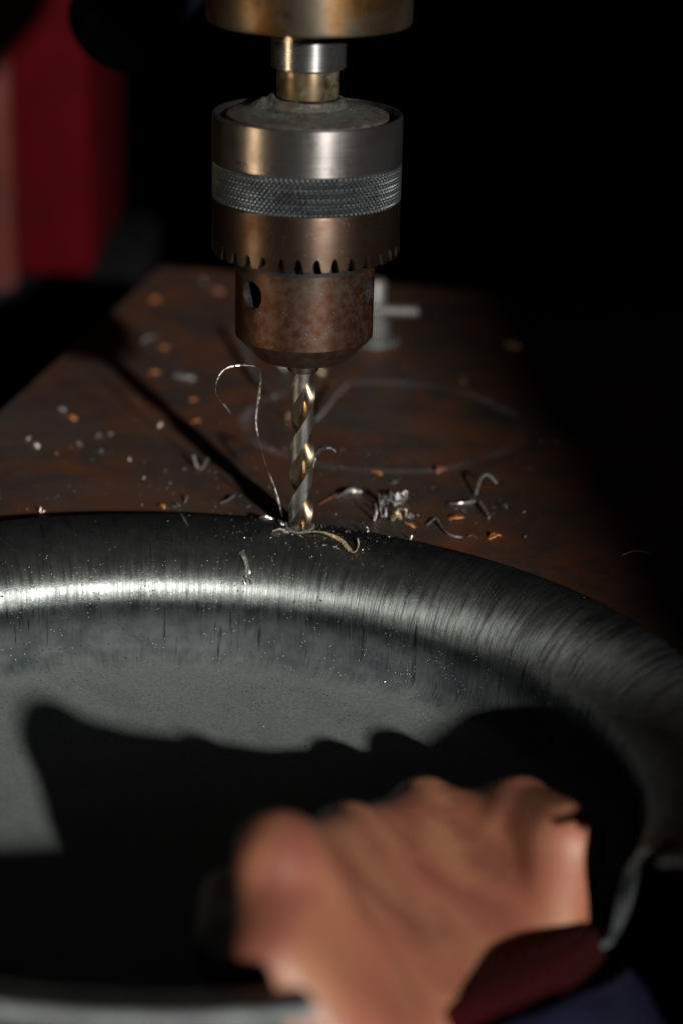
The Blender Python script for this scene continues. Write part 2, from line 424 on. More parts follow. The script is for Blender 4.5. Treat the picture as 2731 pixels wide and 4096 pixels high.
def toothed():
    teeth = 33; prof = []                                  # (fraction, bottom z offset)
    for f, h in ((0, 0), (.16, 0), (.22, .3), (.29, 1.8), (.345, 3.0), (.41, 3.65), (.5, 3.9), (.59, 3.65), (.655, 3.0), (.71, 1.8), (.78, .3), (.84, 0)): prof.append((f, h))
    rows = []
    rnd = random.Random(5)
    for t_ in range(teeth):
        w = rnd.uniform(-.012, .012); hh = rnd.uniform(.92, 1.05)
        for f, h in prof:
            a = 2 * math.pi * (t_ + f + w) / teeth; zb = 86.9 + h * hh; s_ = .35 * (1 - min(1, h))
            rows.append([(25.6, 102.9, a), (26.9, 102.8, a), (27.0, 102.3, a), (27.0, max(zb + 1.0, 91.5), a), (27.0, zb + .5, a), (26.7 , zb + .1, a), (25.9, zb, a), (21.8, zb + .9 - .5 * h / 3.85, a), (21.8, 102.9, a)])
    m = len(rows[0]); n = len(rows); vs = [(r * math.cos(a), r * math.sin(a), z) for row in rows for r, z, a in row]; fs = []
    for i in range(n):
        j = (i + 1) % n
        for k in range(m):
            k2 = (k + 1) % m; fs.append((i * m + k, j * m + k, j * m + k2, i * m + k2))
    me = mesh('toothed_sleeve', vs, fs); fixnormals(me); return me
cpart('toothed_sleeve', toothed(), 'lower', smooth=32)
cpart('inner_core', lathe('inner_core', [(0, 84.6), (21.7, 84.6), (21.7, 92), (0, 92)], 96), 'black')  # black core behind the tooth notches
def nose():
    me = lathe('nose', [(0, 54.0), (5.2, 54.0), (12.6, 55.0), (13.9, 55.6), (20.15, 62.2), (20.15, 84.3), (19.85, 84.7), (19.85, 85.3), (20.5, 85.6), (20.5, 86.3), (19.8, 86.6), (19.8, 88), (0, 88)], 160)
    o = link('nose', me, 'nose'); cut = []
    for ang in (-47.6, 72.4, 192.4):
        a = R(ang); d = Vector((math.sin(a), -math.cos(a), 0))
        c = bpy.data.meshes.new('k'); bm = bmesh.new()
        bmesh.ops.create_cone(bm, cap_ends=True, segments=40, radius1=4.15 * S, radius2=4.15 * S, depth=16 * S)
        bm.transform(Matrix.Translation((d * 17.6 + Vector((0, 0, 76.9))) * S) @ d.to_track_quat('Z', 'Y').to_matrix().to_4x4())
        bm.to_mesh(c); bm.free(); k = bpy.data.objects.new('k', c); col.objects.link(k); cut.append(k)
        b = o.modifiers.new('b', 'BOOLEAN'); b.object = k; b.operation = 'DIFFERENCE'; b.solver = 'EXACT'
    dg = bpy.context.evaluated_depsgraph_get()
    nm = bpy.data.meshes.new_from_object(o.evaluated_get(dg))
    for k in cut + [o]: bpy.data.objects.remove(k)
    return nm
nm = nose(); nm.materials.clear()
no = cpart('nose', nm, 'nose', smooth=30)
for ang in (-47.6, 72.4, 192.4):                                    # dark bushing in each key hole
    a = R(ang); d = Vector((math.sin(a), -math.cos(a), 0)); e1 = Vector((math.cos(a), math.sin(a), 0)); e2 = Vector((0, 0, 1))
    vs, fs = [], []
    pr = [(4.12, 19.0), (3.75, 18.8), (3.75, 11), (4.12, 11)]
    for i in range(40):
        b = 2 * math.pi * i / 40
        for r, h in pr: vs.append(tuple(d * h + (e1 * math.cos(b) + e2 * math.sin(b)) * r + Vector((0, 0, 76.9))))
    for i in range(40):
        j = (i + 1) % 40
        for k in range(4): fs.append((i * 4 + k, j * 4 + k, j * 4 + (k + 1) % 4, i * 4 + (k + 1) % 4))
    me = mesh('key_hole', vs, fs); fixnormals(me); link('key_hole', me, 'dark', no)
for i in range(3):
    a0 = R(30 + 120 * i); vs = []
    for z, r in ((50.6, 4.3), (51.2, 4.75), (56, 5.0)):
        for k in range(9):
            a = a0 + R(-52 + 104 * k / 8); vs.append((r * math.cos(a), r * math.sin(a), z))
        vs.append((1.2 * math.cos(a0), 1.2 * math.sin(a0), z))
    fs = [tuple(range(10))[::-1], tuple(range(20, 30))]
    for j in range(2):
        for k in range(10):
            k2 = (k + 1) % 10; fs.append((j * 10 + k, j * 10 + k2, j * 10 + 10 + k2, j * 10 + 10 + k))
    me = mesh('jaw', vs, fs); fixnormals(me); cpart('jaw', me, 'jaw')

# ------------------------------------------------------------------ drill bit
def bit():
    rad, lead, z0, z1, nz = 3.72, 37.5, -2.2, 56.0, 300
    sec = []
    for half in (0, 1):
        base = 180 * half
        for k in range(5): sec.append((base + 9 * k / 5, 1.0, 0))                       # margin
        sec.append((base + 10, .955, 0))
        for k in range(1, 13): sec.append((base + 10 + 66 * k / 12, .95, 0))             # land
        for k in range(1, 24):                                                           # flute
            u = k / 24; d = math.sin(math.pi * u ** .82) ** .75
            sec.append((base + 76 + 104 * u, .95 + .05 * u - .76 * d, 1))
    n = len(sec); vs, fs, mi = [], [], []
    for j in range(nz + 1):
        z = z0 + (z1 - z0) * j / nz; tw = 2 * math.pi * z / lead
        for a, r, _ in sec:
            b = R(a) + tw + R(PH); vs.append((rad * r * math.cos(b), rad * r * math.sin(b), z))
    for j in range(nz):
        for i in range(n):
            k = (i + 1) % n; fs.append((j * n + i, j * n + k, (j + 1) * n + k, (j + 1) * n + i)); mi.append(1 if sec[i][2] or sec[k][2] else 0)
    apex = len(vs); vs.append((0, 0, z0 - 1.6))
    for i in range(n): fs.append(((i + 1) % n, i, apex)); mi.append(0)
    me = mesh('drill_bit', vs, fs); me.polygons.foreach_set('material_index', mi); return me
PH = -62
bo = empty('drill_bit', (0, 0, 0)); tag(bo, 'twist drill bit with bronzed flutes biting into the dish rim', 'drill bit')
link('fluted_shank', bit(), ['bit', 'flute'], bo, 40)

# ------------------------------------------------------------------ steel dish
PROF = [(0.0, -2.6), (1.2, -.5), (1.7, -.12), (2.5, 0), (5, -.35), (8, -1.15), (11, -2.4), (14, -4.2), (17, -6.6), (19.6, -9.4), (21.6, -12.4), (23.0, -15.4), (23.9, -18.6), (24.5, -22), (25.2, -31), (25.8, -34.2), (27.4, -36.4), (29.5, -37.4), (34, -38.2), (48, -39.6), (68, -41), (100, -42), (DR, -42.2)]
def prof_smooth(pr, n=4):
    return [(p.x, p.y) for p in smooth_path([(a, b, 0) for a, b in pr], n)]
def dish():
    top = prof_smooth(PROF, 3)
    arc = [0.0]
    for i in range(1, len(top)): arc.append(arc[-1] + math.dist(top[i], top[i - 1]))
    n, m = 540, len(top)
    bm = bmesh.new(); uvl = bm.loops.layers.uv.new('UVMap'); cols_ = []
    dz = Vector((0, 0, 1)).rotation_difference(DN)
    for i in range(n):
        a = 2 * math.pi * i / n - math.pi / 2
        cols_.append([bm.verts.new(Vector(((DR - x) * math.cos(a), (DR - x) * math.sin(a), z)) * S) for x, z in top])
    for i in range(n):
        j = (i + 1) % n; am = 2 * math.pi * (i + .5) / n - math.pi / 2
        if am > math.pi: am -= 2 * math.pi
        for k in range(m - 1):
            r = DR - (top[k][0] + top[k + 1][0]) / 2
            x, y = DC.x + r * math.cos(am), DC.y + r * math.sin(am)
            # invented cut-away under hand and near rim: makes room, lets light reach the hand
            if ((x - 35) / 39) ** 2 + ((y + 178) / 60) ** 2 < 1 or (R(-74) < am < R(-31) and r > 60) or (R(-74) < am < R(-23) and 60 < r < 130): continue
            f = bm.faces.new((cols_[i][k], cols_[j][k], cols_[j][k + 1], cols_[i][k + 1]))
            for lp, (ii, kk) in zip(f.loops, ((i, k), (i + 1, k), (i + 1, k + 1), (i, k + 1))): lp[uvl].uv = (ii / n, arc[kk])
    bmesh.ops.delete(bm, geom=[v for v in bm.verts if not v.link_faces], context='VERTS')
    bmesh.ops.remove_doubles(bm, verts=bm.verts, dist=1e-6)
    me = bpy.data.meshes.new('dish'); bm.to_mesh(me); bm.free()
    o = bpy.data.objects.new('tmp', me); col.objects.link(o)
    md = o.modifiers.new('s', 'SOLIDIFY'); md.thickness = 1.6 * S; md.offset = -1; md.use_rim = True
    dg = bpy.context.evaluated_depsgraph_get(); nm = bpy.data.meshes.new_from_object(o.evaluated_get(dg)); bpy.data.objects.remove(o)
    return nm
dq = Vector((0, 0, 1)).rotation_difference(DN)
ds = link('steel_dish', dish(), 'dish', smooth=35)
ds.location = DC * S; ds.rotation_mode = 'QUATERNION'; ds.rotation_quaternion = dq
tag(ds, 'large round dark steel dish with scratched rolled rim being drilled', 'steel dish')
TOPP = prof_smooth(PROF, 3)
def on_dish(x, y):
    """height of the dish's upper surface under (x, y)"""
    z = DC.z
    for _ in range(6):
        p = dq.inverted() @ (Vector((x, y, z)) - DC); r = math.hypot(p.x, p.y); q = DR - r
        if q < 0: return TZ
        h = TOPP[-1][1]
        for (a, b), (c, d) in zip(TOPP, TOPP[1:]):
            if a <= q <= c: h = b + (d - b) * (q - a) / max(1e-6, c - a); break
        z = (dq @ Vector((p.x, p.y, h)) + DC).z
    return z

def burr():
    rnd = random.Random(3); vs, fs = [], []; n = 64
    for i in range(n):
        a = 2 * math.pi * i / n; w = .5 + .5 * noise.noise(Vector((math.cos(a) * 3, math.sin(a) * 3, 1)))
        for r, h in ((3.6, -.6), (3.9, .1 + .7 * w * rnd.uniform(.1, 1)), (4.1 + .3 * w, .05 + .35 * w * rnd.uniform(.2, 1)), (4.4 + .6 * w + rnd.uniform(-.2, .3), -.2)):
            x, y = r * math.cos(a), r * math.sin(a); vs.append((x, y, on_dish(x, y) + h))
    for i in range(n):
        j = (i + 1) % n
        for k in range(3): fs.append((i * 4 + k, j * 4 + k, j * 4 + k + 1, i * 4 + k + 1))
    me = mesh('burr', vs, fs); fixnormals(me); return me
bu = link('burr', burr(), 'dull', smooth=30); bu.parent = ds; bu.matrix_parent_inverse = (Matrix.Translation(DC * S) @ dq.to_matrix().to_4x4()).inverted()
bu['label'] = 'ragged bright burr raised round the drilled hole'

# ------------------------------------------------------------------ person: hand, cuff, sleeve
def remesh(name, caps, voxel, smooth_it, extra=None):
    bs = bmesh.new(); bmesh.ops.create_icosphere(bs, subdivisions=2, radius=1)
    bv = [v.co.copy() for v in bs.verts]; bf = [tuple(v.index for v in f.verts) for f in bs.faces]; bs.free()
    vs, fs = [], []
    for p0, r0, p1, r1 in caps:
        p0, p1 = Vector(p0), Vector(p1); L = (p1 - p0).length; k = max(2, int(L / 2.4))
        for i in range(k + 1):
            t_ = i / k; c = p0.lerp(p1, t_); r = r0 + (r1 - r0) * t_; n0 = len(vs)
            vs += [tuple(c + v * r) for v in bv]; fs += [tuple(n0 + q for q in f) for f in bf]
    me = mesh(name, vs, fs)
    o = bpy.data.objects.new('tmp', me); col.objects.link(o)
    md = o.modifiers.new('r', 'REMESH'); md.mode = 'VOXEL'; md.voxel_size = voxel * S; md.use_smooth_shade = True
    sm = o.modifiers.new('s', 'SMOOTH'); sm.factor = .5; sm.iterations = smooth_it
    dg = bpy.context.evaluated_depsgraph_get(); nm = bpy.data.meshes.new_from_object(o.evaluated_get(dg)); bpy.data.objects.remove(o)
    return nm
person = empty('person', (60, -300, -10))
tag(person, "person's bare right hand in a loose fist, dark red cuff and navy sleeve", 'person')
PO = -Vector((60, -300, -10)) * S
WR = Vector((48, -196, -38))
MCP = [(1, -212, 9), (15.5, -167, -12.5), (35, -128, -27), (58, -137, -22)]     # knuckles, index to little finger
RM = [10.6, 9.8, 10.4, 11]; RP = [7.6, 7.8, 7.4, 6.6]
caps = []
for i in range(4):
    m_ = Vector(MCP[i])
    pip = m_ + Vector((-2, 6, -28)); dip = pip + Vector((3, -14, -6)); tip = dip + Vector((2, -8, 8))
    caps += [(m_ + Vector((0, 1, .9)), RM[i], m_ + Vector((0, -4, .3)), RM[i]), (m_, RM[i] * .9, pip, RP[i]), (pip, RP[i], dip, RP[i] * .88), (dip, RP[i] * .88, tip, RP[i] * .78)]
def web(A, B, n=18, ra=9.6, rb=13):
    for k in range(n):
        f_ = k / (n - 1); a, b = A[0].lerp(A[1], f_), B[0].lerp(B[1], f_); r = ra + (rb - ra) * f_; dip_ = 1.2 * max(0, 1 - f_ * 2.2)
        caps.append((a, r, a.lerp(b, .5) + Vector((0, -dip_ * .6, -dip_)), r)); caps.append((a.lerp(b, .5) + Vector((0, -dip_ * .6, -dip_)), r, b, r))
thC, thM, thI, thT = Vector((15, -238, -20)), Vector((1, -234, -1)), Vector((-9.5, -211, -13)), Vector((-11.5, -186, -16))
V_ = [Vector(m_) for m_ in MCP]
W_ = [Vector((21, -222, -27)), Vector((32, -209, -35)), Vector((45, -192, -42)), Vector((61, -177, -42))]      # across the wrist
u1 = Vector((67.5, -155, -17))
for i in range(3): web((V_[i], W_[i]), (V_[i + 1], W_[i + 1]))
web((V_[3], W_[3]), (u1, Vector((64, -171, -36))), 16, 9.6, 10)
web((V_[0], W_[0]), (thM, thC), 18, 10.4, 14)
caps += [(V_[3], 11, u1, 10.5), (V_[3] + Vector((3, -5, -6)), 10, u1 + Vector((0, 0, -6)), 10), (thM + Vector((2, 4, -8)), 11, thI, 8.4), (thI, 8.4, thT, 7.2),
         (W_[1], 14, W_[1] + Vector((20, -30, -30)), 16), (W_[2], 14, W_[2] + Vector((18, -30, -32)), 16)]
hm = remesh('hand', caps, 1.2, 26)
h = link('hand', hm, 'skin', person, 180); h.location = PO
h['label'] = 'bare right hand clenched in a loose fist inside the dish'
def clothtube(name, path, rad, mat, seed, amp, n=56, m=10, flat=1.0):
    pts = smooth_path(path, m); rr = smooth_path([(r, 0, 0) for r in rad], m)
    me = tube(name, pts, [v.x for v in rr], n, flat, cap=True)
    for v in me.vertices:
        p = v.co / S; k = noise.noise(Vector((p.x * .03, p.y * .03, p.z * .03 + seed))) + .5 * noise.noise(Vector((p.x * .08, p.y * .08, p.z * .08 + seed)))
    co = []
    me.update()
    for v in me.vertices:
        p = v.co / S
        k = noise.noise(Vector((p.x * .03, p.y * .03, p.z * .03 + seed))) + .5 * noise.noise(Vector((p.x * .08, p.y * .08, p.z * .08 + seed)))
        co.append(v.co + v.normal * k * amp * S)
    for v, c in zip(me.vertices, co): v.co = c
    o = link(name, me, mat, person, 180); o.location = PO; return o
clothtube('cuff', [(43, -190, -32), (44, -191, -34.5), (48, -194.5, -43), (55, -201, -57), (64, -210, -75)], [35.5, 37, 37.5, 37, 35], 'cuff', 3, .8, flat=.62)
clothtube('sleeve', [(48, -195, -44), (50.5, -198, -49), (60, -212, -72), (80, -256, -106), (120, -335, -128), (230, -540, -90), (372, -760, 64), (499, -894, 229), (606, -895, 339), (748, -890, 478)], [37.5, 41, 43, 44, 45, 50, 62, 74, 80, 84], 'sleeve_cloth', 9, 5, flat=.78)  # unseen run past the elbow is shaped to shade the table's right side

# ------------------------------------------------------------------ T-bolt standing on the table
bt = empty('clamp_bolt', (23.2, 206, TZ)); tag(bt, 'blurred grey clamp bolt with cross bar standing behind the chuck nose', 'clamp bolt')
link('bolt_body', lathe('bolt_body', [(0, 0), (5.4, 0), (5.8, .8), (5.8, 9), (4.2, 9.6), (4.2, 24), (3.6, 25), (0, 25)], 40), 'bolt', bt)
cb = link('cross_bar', tube('cross_bar', [(-9, 0, 0), (13, 0, 0), (13.6, 0, 0)], [2.1, 2.1, 1.6], 20), 'bolt', bt); cb.location = Vector((3.4, -5.5, 14)) * S
link('washer', lathe('washer', [(5, 0), (10, 0), (10, 1.6), (5, 1.6)], 40), 'bolt', bt)

# ------------------------------------------------------------------ swarf
RN = random.Random(11)
def flake(name, loc, size, mat, label, cat='flake', group=None, seed=0, up=.3, lift=0):
    """a small bent, ragged chip"""
    rnd = random.Random(seed * 7 + 1); nx, ny = 6, 3; vs, fs = [], []
    sx, sy, th = size[0] / 2, size[1] / 2, max(.12, size[1] * .16)
    cv = rnd.uniform(.15, .45)
    grid = []
    for j in range(ny):
        for i in range(nx):
            u, w = i / (nx - 1) * 2 - 1, j / (ny - 1) * 2 - 1
            x = u * sx * (1 + rnd.uniform(-.12, .12)); y = w * sy * (1 - .55 * abs(u) ** 2) * (1 + rnd.uniform(-.25, .25))
            z = cv * sx * (1 - u * u) * up * 2 + rnd.uniform(-.1, .1) * size[1] + th
            grid.append((x, y, z))
    n = len(grid); vs = grid + [(x, y, z - th) for x, y, z in grid]
    for j in range(ny - 1):
        for i in range(nx - 1):
            a = j * nx + i; fs += [(a, a + 1, a + nx + 1, a + nx), (n + a + nx, n + a + nx + 1, n + a + 1, n + a)]
    rim = [i for i in range(nx)] + [nx * 2 - 1, nx * 3 - 1] + [nx * 2 + i for i in range(nx - 2, -1, -1)] + [nx]
    for a, b in zip(rim, rim[1:] + rim[:1]): fs.append((a, a + n, b + n, b))
    me = mesh(name, vs, fs); fixnormals(me)
    o = link(name, me, mat, smooth=40)
    o.location = Vector((loc[0], loc[1], loc[2] + lift)) * S
    o.rotation_euler = (rnd.uniform(-.2, .2), rnd.uniform(-.2, .2), rnd.uniform(-1, 1) if len(size) < 3 else size[2])
    tag(o, label, cat, group); return o
def strand(pts, w, mat, label, flat=.35, twist=2.0, taper=True, seed=1, m=6, cat='shaving', name='metal_shaving'):
    """a curled ribbon of swarf with a ragged edge"""
    w *= .8; c = Vector(pts[0]); P = smooth_path([Vector(p) - c for p in pts], m); N = len(P); rnd = random.Random(seed)
    rad = [w / 2 * (1 if not taper else (.45 + .55 * math.sin(math.pi * (.12 + .8 * i / N)))) * (1 + rnd.uniform(-.18, .18)) for i in range(N)]
    me = tube(name, P, rad, 8, flat, True, twist, .12, seed)
    o = link(name, me, mat, smooth=40); o.location = c * S; tag(o, label, cat); return o
def crumpled(loc, size, mat, label, seed, name='metal_shaving', turns=2.2, cat='shaving'):
    """a little tangled coil"""
    size *= .9; rnd = random.Random(seed); pts = []; N = int(turns * 8)
    ax_ = rnd.uniform(0, 6.28)
    for i in range(N):
        a = i / 8 * 2 * math.pi * rnd.uniform(.75, 1.25); r = size * rnd.uniform(.10, .46)
        pts.append((loc[0] + (i / N - .5) * size * math.cos(ax_) + r * math.cos(a) * -math.sin(ax_), loc[1] + (i / N - .5) * size * math.sin(ax_) + r * math.cos(a) * math.cos(ax_), loc[2] + r + r * math.sin(a) * .9 + .15))
    return strand(pts, size * .2, mat, label, .4, 3, True, seed, 3, cat, name)

# long wire curl rising beside the bit
strand([(-4.9, 5, on_dish(-4.9, 5) + .2), (-8.3, 6, 11), (-11.3, 6, 19.4), (-13.3, 6, 27.8), (-13.9, 6, 33.3), (-13.1, 6, 41.6), (-12.9, 5, 48.4), (-15.3, 3, 50.8), (-19.2, 1, 51.3), (-23.1, 0, 50.2), (-25.3, -1, 47), (-25.7, -1, 43.3), (-24.6, 0, 40.6), (-23, 1, 38.3), (-21.5, 2, 35.9)],
       .95, 'wire', 'long thin wire of swarf looping up to the left of the drill bit', .45, 9, False, 4, 8)
# spiral chip hanging out of the bit to the right on the rim
def rimpts(l, dz): return [(x, y, on_dish(x, y) + d_) for (x, y), d_ in zip(l, dz)]
strand(rimpts([(1.5, -4.6), (5.5, -4.8), (8.6, -6.4), (12.2, -9.0), (15.0, -13.2), (16.6, -14.2), (17.6, -12.2), (17.4, -10.6)], [.6, .7, .8, .7, .6, .7, 1.0, 1.8]), 1.5, 'straw', 'straw coloured ribbon shaving curling from the bit tip to a hook on the rim', .4, 5, True, 8, 8)
strand(rimpts([(-13.9, 6.8), (-11.4, 4.4), (-9, 4.6), (-6.6, 5.2)], [1.4, .5, .5, .7]), 1.0, 'chip', 'bent bright sliver on the rim just left of the bit', .4, 3, True, 15)
strand(rimpts([(-8.4, -3.6), (-6.2, -3.3), (-3.6, -4.2)], [.4, .7, .4]), 1.5, 'chip', 'short bright shaving on the rim against the bit base', .5, 2, True, 16)
crumpled((-5.2, -1.0, on_dish(-5.2, -1.0)), 2.4, 'chip', 'tiny bright curl between the bit and the short shaving', 17, turns=1.6)
strand(rimpts([(-17.6, -10.4), (-16.2, -12.6), (-15.0, -15.2)], [.5, 1.2, .5]), 3.4, 'chip', 'pale ragged chip on the rim, the upper of a touching pair', .55, 2, True, 18)
crumpled((-14.2, -16.6, on_dish(-14.2, -16.6)), 4.4, 'chip', 'pale coiled chip on the rim, the lower of a touching pair', 19, turns=1.8)
strand(rimpts([(-36.0, 2.4), (-35.2, .2), (-34.2, -1.5)], [.4, .5, .3]), .8, 'chip', 'small bright sliver alone on the rim left of the bit', .5, 1, True, 20)
for i, (x, y, w) in enumerate([(7.6, -10.0, 2.2), (10.9, -11.2, 2.6)]):
    flake('metal_chip', (x, y, on_dish(x, y) + .1), (w, .9), 'chip', ['small bright chip under the straw ribbon, nearer the bit', 'small bright chip under the straw ribbon, nearer its hook'][i], 'chip', seed=30 + i)
for i, (x, y, lb) in enumerate([(20, -1.5, 'upright glinting splinter at the rim edge right of the bit'), (33, -4, 'low glinting splinter at the rim edge below the shaving clump')]):
    z = on_dish(x, y); strand([(x, y, z), (x + .6, y + .4, z + 1.6), (x + .2, y + .6, z + 3.2 - 1.6 * i)], .8, 'chip', lb, .5, 1, True, 33 + i)
# dark curl against the back of the bit
strand([(3.0, 7, 17.0), (3.9, 8, 20.6), (6.0, 8, 23.4), (8.6, 8, 23.9), (10.6, 8, 22.6)], 2.1, 'dark', 'dark blued curl sticking out from the right side of the bit', .35, 1.2, True, 40)
# shavings on the table to the right of the bit
T = TZ
strand([(11, 30.9, T + .5), (14.4, 35.1, T + 1.2), (18.3, 36.5, T + .6)], 2.1, 'chip', 'pale lumpy shaving on the table nearest the bit on its right', .6, 3, True, 41)
for i, (x, y, s_, mt, lb) in enumerate([(27.2, 24, 8.0, 'dull', 'largest dark grey coil in the clump of shavings by the rim'), (30.6, 27.5, 5.6, 'chip', 'bright curl standing at the top of the shaving clump'),
                                        (25.9, 15.5, 4.4, 'dull', 'grey coil at the lower left of the shaving clump'), (29.6, 12.5, 5.4, 'straw', 'straw tinted coil at the foot of the shaving clump'), (33.2, 14.5, 3.2, 'dull', 'small grey curl at the right of the shaving clump')]):
    crumpled((x, y, T), s_, mt, lb, 50 + i, turns=2.6)
strand([(22.4, 12, T + .2), (22.9, 12.5, T + 3), (22.6, 13, T + 5.6)], 1.2, 'chip', 'thin shaving standing upright left of the clump', .5, 1.5, True, 56)
strand([(55.0, 36, T + .4), (56.6, 42.0, T + 3.4), (59.1, 43.5, T + 4.6), (62.0, 41.2, T + 2.6)], 1.7, 'dull', 'hooked grey shaving arching up on the right of the table', .5, 2, True, 57)
strand([(46.2, 27.6, T + .5), (50.3, 27.1, T + .8), (54.6, 30.1, T + .6)], 1.6, 'chip', 'straight pale shaving left of the hooked one', .55, 2, True, 58)
strand([(55.7, 30.2, T + .6), (57.0, 22.6, T + 1.4), (58.3, 16.3, T + .5)], 1.5, 'straw', 'pale shaving leaning below the hooked one', .5, 2, True, 59)
crumpled((64, 25, T), 3.0, 'dark', 'small dark curl right of the hooked shaving', 60, turns=1.4)
strand([(38.8, 9.5, T + .3), (41.6, 13.0, T + 1.0), (43.0, 6.9, T + .5), (45.2, .9, T + .6), (49.1, -.9, T + .5)], 1.3, 'dull', 'kinked grey shaving lying between two orange flakes', .5, 3, True, 61)
strand([(50.5, .2, T + .3), (52.0, .9, T + .5), (53.6, -.6, T + .3)], .8, 'chip', 'tiny pale shaving right of the kinked one', .5, 1, True, 62)
strand([(96.6, -11.4, T + .3), (99.8, -9.8, T + .9), (103.1, -9.7, T + 1.0), (106.2, -11.1, T + .4)], 1.1, 'straw', 'lone pale sliver on the dark right side of the table', .5, 1, True, 63)
strand([(75.1, 202.1, T + .6), (77, 201, T + 1.4), (80.0, 199.0, T + 1.2)], 3.0, 'straw', 'blurred bright chip far back on the right of the table', .6, 1, True, 64)
strand([(2.5, 105.2, T + .6), (6.3, 112.6, T + 3), (9.2, 123, T + 4), (13.0, 133, T + 5)], 2.0, 'dull', 'blurred curled shaving just right of and behind the bit', .6, 1, True, 65)
strand([(-31.5, 205, T + 5), (-25.4, 174.8, T + 4), (-20.1, 148.2, T + 2), (-12.9, 130.8, T + .6)], 2.6, 'bolt', 'long blurred grey strip of steel behind the wire loop', .3, .6, False, 66)
crumpled((-10.2, 163, T), 6.5, 'chip', 'blurred pale curl behind the left side of the bit', 67, turns=1.5)
crumpled((3.8, 161, T), 5.5, 'straw', 'blurred tan curl behind the right side of the bit', 68, turns=1.5)
crumpled((-6.5, 103, T), 5.0, 'straw', 'blurred yellowish chip half hidden behind the bit', 69, turns=1.3)
strand([(5.5, 24.8, T + .4), (10, 32, T + .5), (14.4, 39.0, T + .4)], .8, 'brown', 'straight brown splinter on the table right of the bit', .6, 0, True, 70)
# orange rust flakes
for i, (x, y, w, lb) in enumerate([(47.8, 15.3, 4.2, 'orange rust flake above the kinked grey shaving'), (33.5, 8.6, 4.0, 'orange rust flake at the foot of the shaving clump'), (59.2, .8, 4.6, 'orange rust flake nearest the rim right of the kinked shaving'),
                                   (23.6, 54.7, 3.6, 'orange rust flake behind the clump, on the scribed ring'), (-58.2, 189.1, 4.0, 'blurred orange flake beside the pale oblong chip'), (-58.7, 157.2, 3.8, 'blurred orange flake below the pale oblong chip'),
                                   (-41.8, 126.0, 3.6, 'blurred orange flake, upper of two right of the bit shadow'), (-39.2, 102.0, 3.6, 'blurred orange flake, lower of two right of the bit shadow'), (-82.7, 102.4, 4.0, 'blurred orange flake farthest left near the table edge'),
                                   (-67.4, 256.8, 4.2, 'blurred orange flake near the back corner of the table'), (-43.6, 19.5, 2.6, 'small orange flake on the rim edge beside a bright chip')]):
    flake('rust_flake', (x, y, T + .1), (w, w * .5), 'rust', lb, 'rust flake', 'orange rust flakes', 80 + i, .5)
for i, (x, y, w, lb) in enumerate([(44.5, 58.6, 4.0, 'red brown flake on the scribed ring, right of the orange one'), (-42.4, 272.7, 5.0, 'dim brown flake beside the round glint at the back')]):
    flake('rust_flake', (x, y, T + .1), (w, w * .6), 'brown', lb, 'rust flake', None, 100 + i, .5)
# grey and bright chips on the left of the table
flake('metal_chip', (-64.5, 199, T + .2), (7.6, 3.0, .6), 'bolt', 'blurred pale oblong chip left of the wire loop', 'chip', None, 110, .4)
flake('metal_chip', (-47, 152.3, T + .2), (8.4, 3.0, -.05), 'dull', 'blurred grey oblong chip right of the bit shadow', 'chip', None, 111, .2)
crumpled((-51.6, 95.4, T), 2.6, 'chip', 'round bright glint on the left edge of the bit shadow', 112, 'metal_chip', 1.5, 'chip')
crumpled((-48.8, 284.7, T), 3.0, 'chip', 'pale blue round glint at the back of the table', 113, 'metal_chip', 1.3, 'chip')
flake('metal_chip', (-87.8, 112.5, T + .1), (4.4, 2.4), 'dull', 'dim grey chip above the farthest left orange flake', 'chip', None, 114)
strand([(-36.6, 58, T + 3.4), (-35.2, 55.5, T + .5), (-33.6, 55, T + .4), (-32.0, 57.5, T + 2.8)], 1.9, 'chip', 'bright V shaped chip below the bit shadow on the left', .55, 1, True, 115)
lab = ['bright chip by the table left edge, upper of two', 'bright chip by the table left edge, lower of two', 'grey chip at the head of the left scatter', 'grey chip in the middle of the left scatter', 'small chip right of the middle of the left scatter', 'small chip under the left scatter toward the rim',
       'pale chip left of the V shaped chip', 'pale chip close on the left of the V shaped chip', 'tiny chip touching the head of the left scatter', 'tiny dark chip under the left scatter', 'small chip left of the scatter, below the bright pair', 'tiny chip nearest the rim in the left scatter', 'tiny chip just right below the V shaped chip']
for i, (x, y) in enumerate([(-94.4, 78.6), (-90.4, 71.0), (-71.4, 83.5), (-76.2, 74.2), (-68.1, 68.3), (-57.9, 60.5), (-45.5, 50.9), (-39.3, 53.5), (-67.2, 86.0), (-70.8, 59.5), (-83.0, 65.0), (-52.0, 44.3), (-31.3, 52.0)]):
    crumpled((x, y, T), [2.8, 2.6, 2.2, 2.0, 1.5, 1.4, 1.5, 1.4, 1.5, 1.2, 1.4, 1.3, 1.2][i], ['chip', 'chip', 'dull', 'dull', 'dull'][i % 5], lab[i], 120 + i, 'metal_chip', 1.3, 'chip')
crumpled((-80.2, 11.5, on_dish(-80.2, 9)), 3.0, 'chip', 'bright square chip perched on the far rim at the left', 140, 'metal_chip', 1.3, 'chip')
crumpled((-39.4, 19, T), 2.8, 'chip', 'brightest chip at the rim edge beside a small orange flake', 141, 'metal_chip', 1.3, 'chip')
strand([(-36.9, 23, T + .3), (-36.3, 26, T + 1.6)], .9, 'chip', 'thin splinter above the brightest rim edge chip', .5, 0, True, 142)
strand([(-26.0, 23.6, T + .4), (-23.6, 24.6, T + .9), (-21.4, 27.4, T + 1.6)], 1.3, 'chip', 'bent shaving behind the rim between V chip and bit', .5, 1, True, 143)
crumpled((-16.8, 20.5, T), 1.8, 'dull', 'small chip behind the rim left of the bit shadow foot', 144, 'metal_chip', 1.3, 'chip')
